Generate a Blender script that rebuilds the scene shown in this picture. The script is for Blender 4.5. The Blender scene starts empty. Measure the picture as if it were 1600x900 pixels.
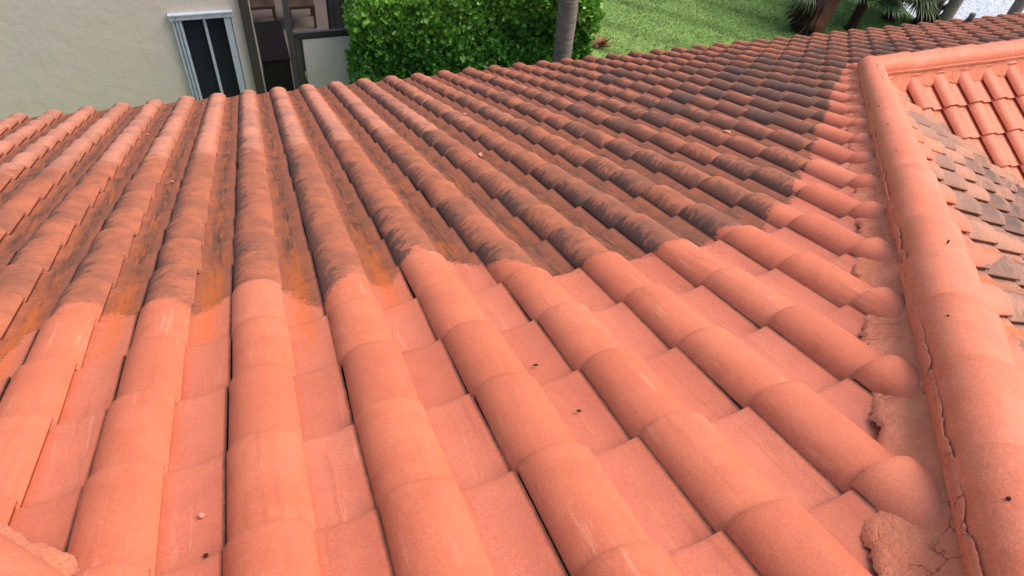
import bpy, bmesh, math, random
import numpy as np
from mathutils import Vector, Matrix
random.seed(7); rng = np.random.default_rng(11)
R_ = math.radians
sc = bpy.context.scene

# ------------------------------------------------------------------ camera, world, sun, exposure
cam_d = bpy.data.cameras.new('camera'); cam = bpy.data.objects.new('camera', cam_d)
sc.collection.objects.link(cam); sc.camera = cam
cam_d.sensor_width = 36; cam_d.lens = 36*1098.867/1600; cam_d.clip_start = .02; cam_d.clip_end = 600
CX = Vector((0.94141085, -0.32339848, 0.09570285)); CY = Vector((-0.18509834, -0.73264186, -0.65496146)); CZ = Vector((0.28192945, 0.59887339, -0.74957752))
m4 = Matrix.Identity(4)
for i in range(3):
    m4[i][0] = CX[i]; m4[i][1] = -CY[i]; m4[i][2] = -CZ[i]
m4.translation = Vector((-0.3776495, -0.34204137, 1.29482996)); cam.matrix_world = m4

SUN_EL, SUN_AZ = 55, 104          # azimuth clockwise from +Y (so 90 = +X)
w = bpy.data.worlds.new('World'); sc.world = w; w.use_nodes = True
nt = w.node_tree; nt.nodes.clear()
sky = nt.nodes.new('ShaderNodeTexSky'); sky.sky_type = 'NISHITA'; sky.sun_disc = False
sky.sun_elevation = R_(SUN_EL); sky.sun_rotation = R_(SUN_AZ); sky.air_density = 1.0; sky.dust_density = 6.0; sky.ozone_density = .6
bg = nt.nodes.new('ShaderNodeBackground'); bg.inputs[1].default_value = .15
wo = nt.nodes.new('ShaderNodeOutputWorld')
nt.links.new(sky.outputs[0], bg.inputs[0]); nt.links.new(bg.outputs[0], wo.inputs[0])
sd = bpy.data.lights.new('sun', 'SUN'); sd.energy = .9; sd.angle = R_(28); sd.color = (1, .95, .88)
so = bpy.data.objects.new('sun', sd); sc.collection.objects.link(so)
so.rotation_euler = (R_(90-SUN_EL), 0, R_(180-SUN_AZ))
sc.view_settings.view_transform = 'Standard'; sc.view_settings.look = 'None'
sc.view_settings.exposure = .68; sc.view_settings.gamma = 1

# ------------------------------------------------------------------ helpers
COL = sc.collection
def tag(o, label=None, cat=None, group=None, kind=None):
    if label: o['label'] = label
    if cat: o['category'] = cat
    if group: o['group'] = group
    if kind: o['kind'] = kind
    return o
def empty(name, loc=(0, 0, 0), **k):
    o = bpy.data.objects.new(name, None); COL.objects.link(o); o.location = loc; o.empty_display_size = .2
    return tag(o, **k)
def link(name, me, mat, parent=None, label=None):
    o = bpy.data.objects.new(name, me); COL.objects.link(o)
    for m in (mat if isinstance(mat, (list, tuple)) else [mat]): me.materials.append(m)
    if parent:
        o.parent = parent
        # children are modelled in world space
        off = Vector((0, 0, 0)); q = parent
        while q: off += Vector(q.location); q = q.parent
        if off.length > 1e-9: me.transform(Matrix.Translation(-off))
    if label: o['label'] = label
    return o
class MB:
    def __init__(s): s.bm = bmesh.new()
    def box(s, a, b, bev=0.0):
        x0, y0, z0 = a; x1, y1, z1 = b
        r = bmesh.ops.create_cube(s.bm, size=1)
        vs = r['verts']
        for v in vs:
            v.co = Vector(((x0+x1)/2+v.co.x*(x1-x0), (y0+y1)/2+v.co.y*(y1-y0), (z0+z1)/2+v.co.z*(z1-z0)))
        if bev > 0:
            es = list({e for v in vs for e in v.link_edges})
            bmesh.ops.bevel(s.bm, geom=es, offset=bev, segments=2, affect='EDGES', profile=.6)
        return s
    def tube(s, pts, rads, n=12, cap=True, wob=0.0):
        pts = [Vector(p) for p in pts]; rings = []
        for i, p in enumerate(pts):
            d = (pts[min(i+1, len(pts)-1)]-pts[max(i-1, 0)]).normalized()
            a = d.orthogonal().normalized() if i == 0 else (a-d*a.dot(d)).normalized()
            b = d.cross(a); ring = []
            for k in range(n):
                t = 2*math.pi*k/n; rr = rads[i]*(1+wob*random.uniform(-1, 1))
                ring.append(s.bm.verts.new(p+a*math.cos(t)*rr+b*math.sin(t)*rr))
            rings.append(ring)
        for r0, r1 in zip(rings, rings[1:]):
            for k in range(n):
                f = s.bm.faces.new((r0[k], r0[(k+1) % n], r1[(k+1) % n], r1[k])); f.smooth = True
        if cap:
            s.bm.faces.new(rings[0][::-1]); s.bm.faces.new(rings[-1])
        return s
    def build(s, name, mat, parent=None, label=None):
        me = bpy.data.meshes.new(name); s.bm.to_mesh(me); s.bm.free()
        return link(name, me, mat, parent, label)

# ------------------------------------------------------------------ node helper
class NT:
    def __init__(s, name):
        s.m = bpy.data.materials.new(name); s.m.use_nodes = True
        s.t = s.m.node_tree; s.t.nodes.clear()
        s.out = s.t.nodes.new('ShaderNodeOutputMaterial'); s.p = s.t.nodes.new('ShaderNodeBsdfPrincipled')
        s.t.links.new(s.p.outputs[0], s.out.inputs[0])
    def n(s, ty, **k):
        nd = s.t.nodes.new(ty)
        for a, b in k.items(): setattr(nd, a, b)
        return nd
    def set(s, sock, v):
        if isinstance(v, bpy.types.NodeSocket): s.t.links.new(v, sock)
        elif isinstance(v, (tuple, list)):
            sock.default_value = (*v, 1) if len(v) == 3 and sock.type == 'RGBA' else v
        else: sock.default_value = v
    def math(s, op, a, b=None, c=None, clamp=False):
        nd = s.n('ShaderNodeMath', operation=op, use_clamp=clamp)
        s.set(nd.inputs[0], a)
        if b is not None: s.set(nd.inputs[1], b)
        if c is not None: s.set(nd.inputs[2], c)
        return nd.outputs[0]
    def mul(s, a, b): return s.math('MULTIPLY', a, b)
    def add(s, a, b): return s.math('ADD', a, b)
    def sm(s, v, lo, hi):
        nd = s.n('ShaderNodeMapRange', interpolation_type='SMOOTHSTEP')
        s.set(nd.inputs['Value'], v); s.set(nd.inputs['From Min'], lo); s.set(nd.inputs['From Max'], hi)
        return nd.outputs[0]
    def mix(s, f, a, b, bt='MIX'):
        nd = s.n('ShaderNodeMix', data_type='RGBA', blend_type=bt)
        s.set(nd.inputs[0], f); s.set(nd.inputs[6], a); s.set(nd.inputs[7], b)
        return nd.outputs[2]
    def noise(s, vec, scale, detail=3, rough=.55, dist=0.0):
        nd = s.n('ShaderNodeTexNoise'); s.set(nd.inputs['Vector'], vec)
        nd.inputs['Scale'].default_value = scale; nd.inputs['Detail'].default_value = detail
        nd.inputs['Roughness'].default_value = rough; nd.inputs['Distortion'].default_value = dist
        return nd.outputs[0]
    def comb(s, x, y, z=0.0):
        nd = s.n('ShaderNodeCombineXYZ'); s.set(nd.inputs[0], x); s.set(nd.inputs[1], y); s.set(nd.inputs[2], z)
        return nd.outputs[0]
    def obj(s): return s.n('ShaderNodeTexCoord').outputs['Object']
    def uv(s, name):
        nd = s.n('ShaderNodeUVMap', uv_map=name); sp = s.n('ShaderNodeSeparateXYZ'); s.t.links.new(nd.outputs[0], sp.inputs[0])
        return sp.outputs[0], sp.outputs[1]
    def bump(s, h, strength, dist, normal=None):
        nd = s.n('ShaderNodeBump'); nd.inputs['Strength'].default_value = strength; nd.inputs['Distance'].default_value = dist
        s.set(nd.inputs['Height'], h)
        if normal: s.t.links.new(normal, nd.inputs['Normal'])
        s.t.links.new(nd.outputs[0], s.p.inputs['Normal']); return nd.outputs[0]
    def fin(s, col, rough=.8, spec=.5, metal=0.0):
        s.set(s.p.inputs['Base Color'], col); s.set(s.p.inputs['Roughness'], rough)
        s.p.inputs['Specular IOR Level'].default_value = spec; s.p.inputs['Metallic'].default_value = metal
        return s.m

CLEAN_A = (.62, .170, .088); CLEAN_B = (.56, .140, .069); CLEAN_C = (.64, .198, .113)

def tile_material():
    T = NT('terracotta_tile'); ob = T.obj()
    u, v = T.uv('st'); x, s_ = T.uv('tl'); rnd, cd = T.uv('rc'); dk, pale = T.uv('dk')
    fine = T.noise(ob, 300, 2, .7); fine2 = T.noise(ob, 130, 2, .6); med = T.noise(ob, 11, 4, .6); big = T.noise(ob, 2.3, 3)
    # ---- washed tile
    c = T.mix(T.sm(med, .3, .7), CLEAN_A, CLEAN_B)
    c = T.mix(T.mul(T.sm(big, .45, .75), .45), c, CLEAN_C)
    pan = T.mul(T.sm(x, .58, .68), T.sm(T.mul(x, -1), -1.0, -.90))
    c = T.mix(T.mul(pan, .30), c, (.63, .205, .140))  # whitish pink sky sheen of the pans, mixed into their colour
    streak = T.noise(T.comb(T.mul(u, 38), T.mul(v, 3.2), rnd), 1.0, 3, .6)
    c = T.mix(T.mul(T.sm(streak, .62, .72), .38), c, (.74, .33, .22))
    dstreak = T.noise(T.comb(T.mul(u, 30), T.mul(v, 2.2), T.add(rnd, 5)), 1.0, 3, .65)
    c = T.mix(T.mul(T.sm(dstreak, .56, .70), .38), c, (.42, .10, .05))
    c = T.mix(T.mul(T.sm(rnd, .45, 1), .55), c, (.50, .124, .066)); c = T.mix(T.mul(T.sm(T.mul(rnd, -1), -.4, 0), .35), c, (.67, .218, .130))
    # faint dark growth left against the seam of the washed rolls
    c = T.mix(T.mul(T.mul(T.sm(T.mul(x, -1), -.12, .02), T.sm(med, .55, .8)), .55), c, (.20, .06, .04))
    # ---- weathered tile
    wn = T.noise(ob, 7, 4, .65); wn2 = T.noise(ob, 26, 4, .7)
    d = T.mix(T.sm(wn, .3, .7), (.44, .132, .064), (.31, .092, .046))
    d = T.mix(T.mul(T.sm(wn2, .48, .74), .35), d, (.24, .085, .055))
    # pale crests far down the slope
    crest = T.mul(T.sm(x, .08, .20), T.sm(T.mul(x, -1), -.60, -.42))
    pn = T.sm(T.add(T.noise(ob, 9, 4, .65), T.mul(pale, .28)), .52, .66)
    d = T.mix(T.mul(T.mul(pale, crest), T.mul(pn, .85)), d, (.58, .235, .155))
    d = T.mix(T.mul(T.sm(T.mul(pale, -1), .2, 1.0), .8), d, T.mix(T.sm(T.add(rnd, T.mul(T.add(wn, -.5), .8)), .2, .8), (.42, .21, .14), (.29, .175, .130)))
    # brown silt in the pans
    psilt = T.mul(T.sm(T.add(x, T.mul(T.add(wn2, -.5), .16)), .60, .72), T.sm(T.mul(T.add(x, T.mul(T.add(wn, -.5), .2)), -1), -1.03, -.86))
    sandy = T.sm(T.mul(pale, -1), .2, 1.0)
    psilt = T.mul(psilt, T.add(1.0, T.mul(sandy, -.85)))
    d = T.mix(T.mul(psilt, T.add(.5, T.mul(T.sm(wn, .35, .7), .35))), d, (.205, .058, .026))
    # black streaks growing out from the seam across the roll
    vv = T.add(T.mul(v, 1.0), T.mul(x, -.15))
    sn = T.add(T.noise(T.comb(T.mul(x, 3.4), T.mul(vv, 38), T.mul(rnd, 9)), 1.0, 4, .68, .5), T.mul(T.add(T.noise(ob, 75, 3, .7), -.5), .38))
    patch = T.noise(T.comb(T.mul(u, 2.2), T.mul(v, 2.6), 3.0), 1.0, 3, .6)
    reach = T.add(T.add(.02, T.mul(dk, .33)), T.mul(T.sm(patch, .36, .66), .12))
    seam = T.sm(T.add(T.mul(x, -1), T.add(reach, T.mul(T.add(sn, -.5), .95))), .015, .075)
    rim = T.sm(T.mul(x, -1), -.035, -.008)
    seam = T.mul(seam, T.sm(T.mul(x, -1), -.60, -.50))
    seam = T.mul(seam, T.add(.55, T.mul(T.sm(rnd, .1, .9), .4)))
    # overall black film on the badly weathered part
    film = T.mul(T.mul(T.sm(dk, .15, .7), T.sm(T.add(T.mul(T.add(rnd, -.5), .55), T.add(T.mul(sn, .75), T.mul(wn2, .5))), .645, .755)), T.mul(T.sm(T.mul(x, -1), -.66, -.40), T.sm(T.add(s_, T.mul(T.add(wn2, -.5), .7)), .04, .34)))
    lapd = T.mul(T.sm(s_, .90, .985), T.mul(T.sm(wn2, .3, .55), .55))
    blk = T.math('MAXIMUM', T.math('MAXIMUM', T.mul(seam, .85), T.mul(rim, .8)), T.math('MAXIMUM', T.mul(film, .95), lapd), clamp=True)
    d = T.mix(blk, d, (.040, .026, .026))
    gr = T.mul(T.mul(dk, T.sm(T.add(wn, T.mul(rnd, .25)), .45, .75)), .60)
    d = T.mix(gr, d, (.165, .080, .055))
    left_pre = T.sm(T.mul(u, -1), -1.0, .2)
    # black trail down the middle of the pans, with flecks
    tr = T.mul(T.sm(T.math('ABSOLUTE', T.add(T.add(x, -.79), T.mul(T.add(patch, -.5), .15))), .13, .0), T.sm(T.noise(T.comb(T.mul(u, 70), T.mul(v, 7), 1.0), 1.0, 4, .7), .38, .62))
    d = T.mix(T.mul(tr, .78), d, (.040, .020, .010))
    rs = T.mul(T.mul(psilt, T.sm(T.noise(T.comb(T.mul(u, 34), T.mul(v, 3), 12.0), 1.0, 3, .6), .5, .68)), T.add(.25, T.mul(left_pre, .55)))
    d = T.mix(rs, d, (.42, .105, .022))
    fl = T.sm(T.noise(T.comb(T.mul(u, 20), T.mul(v, 70), 7.0), 1.0, 4, .7), .60, .65)
    d = T.mix(T.mul(fl, .80), d, (.08, .04, .035))
    # rust orange fringe where the wash stopped in the pans
    left = T.sm(T.mul(u, -1), -.25, .05)
    fr = T.mul(T.mul(T.sm(T.math('ABSOLUTE', T.add(T.add(x, -.78), T.mul(T.add(wn, -.5), .2))), .17, .02), left), T.mul(T.sm(cd, -.55, -.05), T.sm(T.mul(cd, -1), -.34, -.12)))
    fr = T.mul(fr, T.sm(T.noise(T.comb(T.mul(u, 60), T.mul(v, 10), 2.0), 1.0, 3, .6), .25, .5))
    d = T.mix(T.mul(fr, .8), d, (.50, .115, .022)); c = T.mix(T.mul(fr, .72), c, (.66, .135, .030))
    edge = T.add(cd, T.add(T.mul(T.add(T.noise(ob, 4, 3), -.5), .10), T.mul(T.add(T.noise(ob, 70, 3, .75), -.5), .11)))
    m = T.sm(edge, -.012, .012)
    resid = T.mul(T.mul(T.sm(T.mul(cd, -1), -.75, .0), T.sm(T.add(T.noise(ob, 55, 4, .75), T.mul(T.add(wn, -.5), .5)), .60, .70)), .42)
    m = T.mul(m, T.add(1.0, T.mul(resid, -1)))
    col = T.mix(m, d, c)
    # grime in the joints between tiles, with the gaps' shade painted in as colour
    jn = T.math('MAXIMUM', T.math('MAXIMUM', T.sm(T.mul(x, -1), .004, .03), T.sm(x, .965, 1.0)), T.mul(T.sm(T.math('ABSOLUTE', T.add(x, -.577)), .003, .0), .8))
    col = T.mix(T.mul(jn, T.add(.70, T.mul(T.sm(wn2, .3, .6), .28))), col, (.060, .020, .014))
    # sand grain
    g = T.add(T.mul(T.add(fine, -.5), .62), T.mul(T.add(fine2, -.5), .30))
    hsv = T.n('ShaderNodeHueSaturation'); T.set(hsv.inputs['Color'], col); T.set(hsv.inputs['Value'], T.add(1.0, g))
    col = hsv.outputs[0]
    spk = T.sm(T.noise(ob, 170, 2, .6), .70, .76)
    col = T.mix(T.mul(spk, .5), col, (.26, .07, .045))
    rough = T.add(T.add(.58, T.mul(pan, T.mul(T.sm(med, .35, .6), -.22))), T.mul(T.add(1.0, T.mul(m, -1)), .22))
    T.bump(T.add(T.mul(fine, .5), T.add(T.mul(fine2, .6), T.mul(T.noise(ob, 30, 2), .9))), .55, .0022)
    return T.fin(col, rough, .45)

def cap_material():
    T = NT('ridge_cap_clay'); ob = T.obj()
    fine = T.noise(ob, 300, 2, .7); f2 = T.noise(ob, 110, 2, .6); med = T.noise(ob, 9, 4, .6)
    c = T.mix(T.sm(med, .3, .7), (.68, .205, .115), (.62, .165, .088))
    cr = T.noise(ob, 26, 5, .75, .8)
    c = T.mix(T.mul(T.sm(T.math('ABSOLUTE', T.add(cr, -.5)), .014, .0), .22), c, (.40, .10, .055))
    c = T.mix(T.mul(T.sm(T.noise(ob, 3.2, 3), .52, .75), .4), c, (.70, .26, .175))
    c = T.mix(T.mul(T.sm(T.noise(ob, 150, 2, .6), .70, .77), .5), c, (.24, .07, .045))
    hsv = T.n('ShaderNodeHueSaturation'); T.set(hsv.inputs['Color'], c)
    T.set(hsv.inputs['Value'], T.add(1.0, T.add(T.mul(T.add(fine, -.5), .85), T.mul(T.add(f2, -.5), .35))))
    T.bump(T.add(T.mul(fine, .5), T.add(T.mul(f2, .6), T.mul(T.noise(ob, 24, 3), 1.6))), .5, .0025)
    return T.fin(hsv.outputs[0], .62, .4)

def mortar_material():
    T = NT('painted_mortar'); ob = T.obj()
    f = T.noise(ob, 90, 4, .7); med = T.noise(ob, 12, 5, .7)
    c = T.mix(T.sm(med, .3, .72), (.72, .255, .150), (.62, .195, .108))
    c = T.mix(T.mul(T.sm(T.noise(ob, 20, 4, .7), .60, .72), .55), c, (.66, .34, .24))
    vo = T.n('ShaderNodeTexVoronoi', feature='DISTANCE_TO_EDGE'); vo.inputs['Scale'].default_value = 15
    wv = T.n('ShaderNodeVectorMath', operation='ADD'); T.set(wv.inputs[0], ob)
    nn = T.n('ShaderNodeTexNoise'); nn.inputs['Scale'].default_value = 14; nn.inputs['Detail'].default_value = 4
    sc_ = T.n('ShaderNodeVectorMath', operation='SCALE'); T.t.links.new(nn.outputs['Color'], sc_.inputs[0]); sc_.inputs['Scale'].default_value = .09
    T.t.links.new(ob.node.outputs['Object'], nn.inputs['Vector']); T.t.links.new(sc_.outputs[0], wv.inputs[1]); T.t.links.new(wv.outputs[0], vo.inputs['Vector'])
    crk = T.mul(T.sm(vo.outputs['Distance'], .018, .0), T.sm(T.noise(ob, 6, 2), .48, .62))
    c = T.mix(T.mul(crk, .7), c, (.12, .035, .02))
    T.bump(T.add(T.add(T.mul(f, 1.6), T.mul(med, 1.2)), T.mul(crk, -1.6)), .9, .005)
    return T.fin(c, .85, .25)

def plain(name, col, rough=.7, var=.12, scale=20, spec=.4, metal=0.0, bump=0.0, col2=None):
    T = NT(name); ob = T.obj(); nn = T.noise(ob, scale, 4, .6)
    c2 = col2 or tuple(k*(1-var*2) for k in col)
    c = T.mix(T.sm(nn, .3, .7), col, c2)
    if bump: T.bump(T.noise(ob, scale*6, 3), .6, bump)
    return T.fin(c, rough, spec, metal)

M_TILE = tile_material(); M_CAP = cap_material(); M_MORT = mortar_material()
M_UNDER = plain('roofing_felt', (.05, .022, .016), .95)
M_HOLE = plain('hole_dark', (.035, .012, .01), .95)

# ------------------------------------------------------------------ roof geometry constants
W = .31; RV = 1.08667; PA = R_(26.3); CO, SI = math.cos(PA), math.sin(PA); TH = .443/.896
def slopeA(u, v, h):      # u,v,h in tile widths -> world
    u = np.asarray(u, float); v = np.asarray(v, float); h = np.asarray(h, float)
    return np.stack([u*W+0*v, (v*CO+h*SI)*W, (-v*SI+h*CO)*W], -1)
V_R = 14.2; U_R = 3.12+CO*V_R
APEX = slopeA(.395, -3.040, 0); JUNC = slopeA(U_R, V_R, 0)
P_APEX = Vector(APEX); P_J = Vector(JUNC); P_JE = P_J+Vector((12.0, 0, 0))

CLEAN = [(-9, 4.4), (-6, 4.6), (-4.9, 4.5), (-4.2, 4.84), (-4.11, 5.43), (-3.86, 5.75), (-3.4, 5.75), (-3.03, 5.43), (-2.77, 5.49), (-2.41, 5.2), (-1.93, 5.7), (-1.35, 5.4), (-1.05, 4.7), (-.52, 5.35), (-.27, 4.95), (.29, 5.75), (.6, 5.3), (1.0, 4.97), (1.6, 4.53), (1.82, 4.26), (2.37, 4.36), (2.88, 4.33), (3.41, 4.31), (4.16, 4.6), (4.75, 4.57), (5.86, 5.29), (7.1, 6.49), (8.5, 7.88), (9.82, 9.22), (11.84, 11.2), (14.13, 13.46), (16.3, 15.6), (18, 15.3), (60, 15.3)]
def poly_sd(P, pts, sign_fn):
    P = np.asarray(P, float); best = np.full(len(P), 1e9)
    for (a, b), (c, d) in zip(pts, pts[1:]):
        A = np.array([a, b]); B = np.array([c, d])-A
        t = np.clip(((P-A)@B)/(B@B), 0, 1); q = A+t[:, None]*B
        best = np.minimum(best, np.hypot(*(P-q).T))
    return best*sign_fn(P)
def cd_A(u, v):
    P = np.c_[u, v]; xs = [p[0] for p in CLEAN]; ys = [p[1] for p in CLEAN]
    s = lambda P: np.where(P[:, 1] < np.interp(P[:, 0], xs, ys), 1., -1.)
    return poly_sd(P, CLEAN, s)*W
def ss(x, a, b):
    t = np.clip((np.asarray(x, float)-a)/(b-a), 0, 1); return t*t*(3-2*t)
def dk_A(u, v):
    d = .31+.15*ss(u, 1.5, 7)+.30*ss(u, 6, 11)*ss(v, 4, 9)
    d = d+.38*np.exp(-((u-13.0)/3.2)**2-((v-13.0)/3.4)**2)+.25*np.exp(-((u-9.5)/2.)**2-((v-9.5)/2.4)**2)
    d = d*(1-.60*ss(v, 18, 21)*ss(u, 3, 6)*(1-.3*ss(u, 20, 26)))
    d = d*(1-.35*ss(u, 19, 24))
    p = ss(v+.15*u, 12.4, 14.2)*(1-.75*ss(u, -1, 7))*(1-.6*ss(u, 7, 12))
    return np.clip(d, 0, 1), p

def profile():
    xs, hs = [], []
    n = 16
    for i in range(n+1):
        f = i/n; f = .5-.5*math.cos(math.pi*f)*(.75+.25*abs(math.cos(math.pi*f)))   # denser at the flanks
        e = 2*f-1; xs.append(f)
        h = -.068+.205*(max(0, 1-abs(e)**2.4*(.86 if e < 0 else .86-.13*e*e)))**.56
        if e > 0: h -= .004*e**2
        hs.append(h)
    return xs, hs
PR, PH = profile()
def tile_template():
    """strips of (lateral, height) along the tile; returns verts (u,k,h), tl (x,s), faces"""
    V, TL, F = [], [], []
    rows = [(0.0, -.0045), (.007, -.001), (.05, 0.0), (.35, 0.0), (.7, 0.0), (1.0, 0.0), (1.05, 0.0)]
    pan = [(.0, -.046), (.10, -.049), (.28, -.048), (.48, -.045), (.68, -.033), (.80, -.020), (.91, -.005), (1.0, .004)]
    def edges(s): return -.008*s, .560+.008*s, 1-.008*s-.008
    def TSf(t): return .088-.006*math.exp(-((t-.28)/.17)**2)
    def roll(s, dh):
        xl, xr, xe = edges(s)
        return [(xl+(xr-xl)*f, h+dh-TSf(.57*f)*s, .57*f) for f, h in zip(PR, PH)]
    def side(s, dh):
        xl, xr, xe = edges(s); h = PH[-1]+dh-TSf(.57)*s
        return [(xr, h, .566), (xr-.002, h-.018, .568), (xr-.026, h-.021, .576), (xr-.028, h-.09, .578)]
    def panf(s, dh):
        xl, xr, xe = edges(s); x0 = xr-.030
        return [(x0+(xe-x0)*f, h+dh-TSf(.6+.4*f)*s, .59+.41*f) for f, h in pan]
    def strip(fn, rws, flip=False):
        g = []
        for s, dh in rws:
            r = []
            for x, h, t in fn(s, dh): r.append(len(V)); V.append((x, s, h)); TL.append((t, s))
            g.append(r)
        for a, b in zip(g, g[1:]):
            for i in range(len(a)-1): F.append((a[i], a[i+1], b[i+1], b[i]))
    for fn in (roll, side, panf): strip(fn, rows)
    for fn in (roll, panf):                       # lip front face with its own vertices
        a, b = [], []
        for x, h, t in fn(0, -.0045): a.append(len(V)); V.append((x, 0, h)); TL.append((t, 0))
        for x, h, t in fn(0, -.0045-.046): b.append(len(V)); V.append((x, .006, h)); TL.append((t, 0))
        for i in range(len(a)-1): F.append((b[i], b[i+1], a[i+1], a[i]))
    for fn, idx, drop, inn in ((roll, 0, .050, .003), (panf, -1, .06, -.002)):
        t1, b1 = [], []
        for (s, dh) in rows:
            p = fn(s, dh)[idx]
            t1.append(len(V)); V.append((p[0], s, p[1])); TL.append((p[2], s))
            b1.append(len(V)); V.append((p[0]+inn, s, p[1]-drop)); TL.append((-.06 if idx == 0 else 1.06, s))
        for k in range(len(rows)-1):
            F.append((t1[k], t1[k+1], b1[k+1], b1[k]) if idx == 0 else (t1[k+1], t1[k], b1[k], b1[k+1]))
    return np.array(V), np.array(TL), F, 0
TV, TTL, TF, TN = tile_template()

def build_slope(name, to_world, cols, rows, keep, cuts, pred, cdf, dkf, parent, label, seed=0):
    """to_world(u, v, h) -> (n,3); keep(u,v) centre test; cuts: planes (co, no); pred(centre)->True if kept"""
    rg = np.random.default_rng(seed)
    Vs, Fs, ST, TLs, RC, DK = [], [], [], [], [], []; base = 0
    F0 = np.array(TF)
    for i in cols:
        for k in rows:
            if not keep(i+.5, (k-.5)*RV): continue
            j = rg.normal(0, 1, 5); rnd = rg.random()
            x = TV[:, 0]; s = TV[:, 1]; h = TV[:, 2]
            u = i+x+j[0]*.006+j[1]*.012*(s-.5); kk = k-s+j[2]*.012; v = kk*RV+j[4]*.012*(x-.5)
            hh = h+j[3]*.0028
            Vs.append(to_world(u, v, hh)); Fs.append(F0+base); base += len(TV)
            ST.append(np.c_[u*W, v*W]); TLs.append(TTL)
            cd = cdf(u, v)+rg.normal(0, .012); d, p = dkf(u, v)
            RC.append(np.c_[np.full(len(u), rnd), cd]); DK.append(np.c_[d, p])
    V = np.concatenate(Vs); F = np.concatenate(Fs)
    me = bpy.data.meshes.new(name)
    me.vertices.add(len(V)); me.vertices.foreach_set('co', V.astype(np.float32).ravel())
    me.loops.add(F.size); me.loops.foreach_set('vertex_index', F.astype(np.int32).ravel())
    me.polygons.add(len(F)); me.polygons.foreach_set('loop_start', np.arange(0, F.size, 4, dtype=np.int32))
    me.update(calc_edges=True)
    me.polygons.foreach_set('use_smooth', np.ones(len(F), bool))
    for nm, arr in (('st', ST), ('tl', TLs), ('rc', RC), ('dk', DK)):
        l = me.uv_layers.new(name=nm); a = np.concatenate(arr)[F.ravel()]
        l.data.foreach_set('uv', a.astype(np.float32).ravel())
    if cuts:
        bm = bmesh.new(); bm.from_mesh(me)
        for co, no in cuts:
            bmesh.ops.bisect_plane(bm, geom=bm.verts[:]+bm.edges[:]+bm.faces[:], plane_co=co, plane_no=no, dist=1e-5)
        dead = [f for f in bm.faces if not pred(f.calc_center_median())]
        bmesh.ops.delete(bm, geom=dead, context='FACES')
        bm.to_mesh(me); bm.free()
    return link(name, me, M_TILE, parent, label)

house = empty('tiled_house', (0, 3.0, -5.9), label='house under the orange barrel tile roof that fills the foreground', cat='house')

# plan tests --------------------------------------------------------
hx, hy = P_APEX.x, P_APEX.y
def rightA(p): return (p.x-hx) > (p.y-hy)              # beyond right hip (towards B) in plan
N_HR = Vector((1, -1, 0)).normalized(); N_HL = Vector((1, 1, 0)).normalized()
yR = P_J.y
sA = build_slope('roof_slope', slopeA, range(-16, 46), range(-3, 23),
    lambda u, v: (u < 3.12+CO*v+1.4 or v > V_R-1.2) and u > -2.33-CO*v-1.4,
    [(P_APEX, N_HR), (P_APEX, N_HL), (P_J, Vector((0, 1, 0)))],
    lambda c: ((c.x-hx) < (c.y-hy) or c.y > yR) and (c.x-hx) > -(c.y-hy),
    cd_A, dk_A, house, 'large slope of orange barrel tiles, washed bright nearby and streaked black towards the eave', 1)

# slope B: falls towards +X from the right hip; u_b runs along -Y
def slopeB(u, v, h):
    x = hx+(v*CO+h*SI)*W; y = -.874-u*W+0*v; z = P_APEX.z+(-v*SI+h*CO)*W
    return np.stack([x+0*y, y, z+0*y], -1)
def cd_B(u, v):      # distance from the hip, plan: u = -(y-hy)/W ; hip at v*CO = -u
    d = (v*CO+u)/1.414
    lim = 1.10+.30*np.sin(u*1.7)+.22*np.sin(u*4.1+1)
    return (lim-d)*W+.02
def dk_B(u, v):
    return np.clip(.50+.25*np.sin(u*.8+v*.5), 0, 1), -np.ones(np.shape(u+v))
VY = P_J.y    # valley from J in (+X,-Y)
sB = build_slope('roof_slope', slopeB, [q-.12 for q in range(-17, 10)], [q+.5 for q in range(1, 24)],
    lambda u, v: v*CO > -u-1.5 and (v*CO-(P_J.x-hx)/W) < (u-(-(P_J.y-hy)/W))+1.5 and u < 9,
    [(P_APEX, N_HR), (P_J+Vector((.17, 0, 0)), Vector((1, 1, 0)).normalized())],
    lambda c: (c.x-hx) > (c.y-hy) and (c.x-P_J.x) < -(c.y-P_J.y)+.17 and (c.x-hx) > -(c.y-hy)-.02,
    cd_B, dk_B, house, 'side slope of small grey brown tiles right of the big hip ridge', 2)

# slope C: the wing, falls towards -Y; u_c runs along -X
XC0 = P_J.x+.16+.0465+.045
def slopeC(u, v, h):
    x = XC0-u*W+0*v; y = P_J.y-(v*CO+h*SI)*W; z = P_J.z+(-v*SI+h*CO)*W
    return np.stack([x, y+0*x, z+0*x], -1)
def cd_C(u, v): return .25-.5*ss(-u, 12.0, 13.5)+0*v
def dk_C(u, v): return np.full(np.shape(u), .3), np.zeros(np.shape(u))
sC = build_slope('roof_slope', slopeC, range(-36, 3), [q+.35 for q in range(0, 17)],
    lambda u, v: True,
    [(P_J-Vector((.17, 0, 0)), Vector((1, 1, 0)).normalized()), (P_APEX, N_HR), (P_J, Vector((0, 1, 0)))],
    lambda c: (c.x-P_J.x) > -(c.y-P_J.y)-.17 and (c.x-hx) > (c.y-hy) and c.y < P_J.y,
    cd_C, dk_C, house, 'bright washed wing slope below the far ridge, lips facing the viewer', 3)

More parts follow.
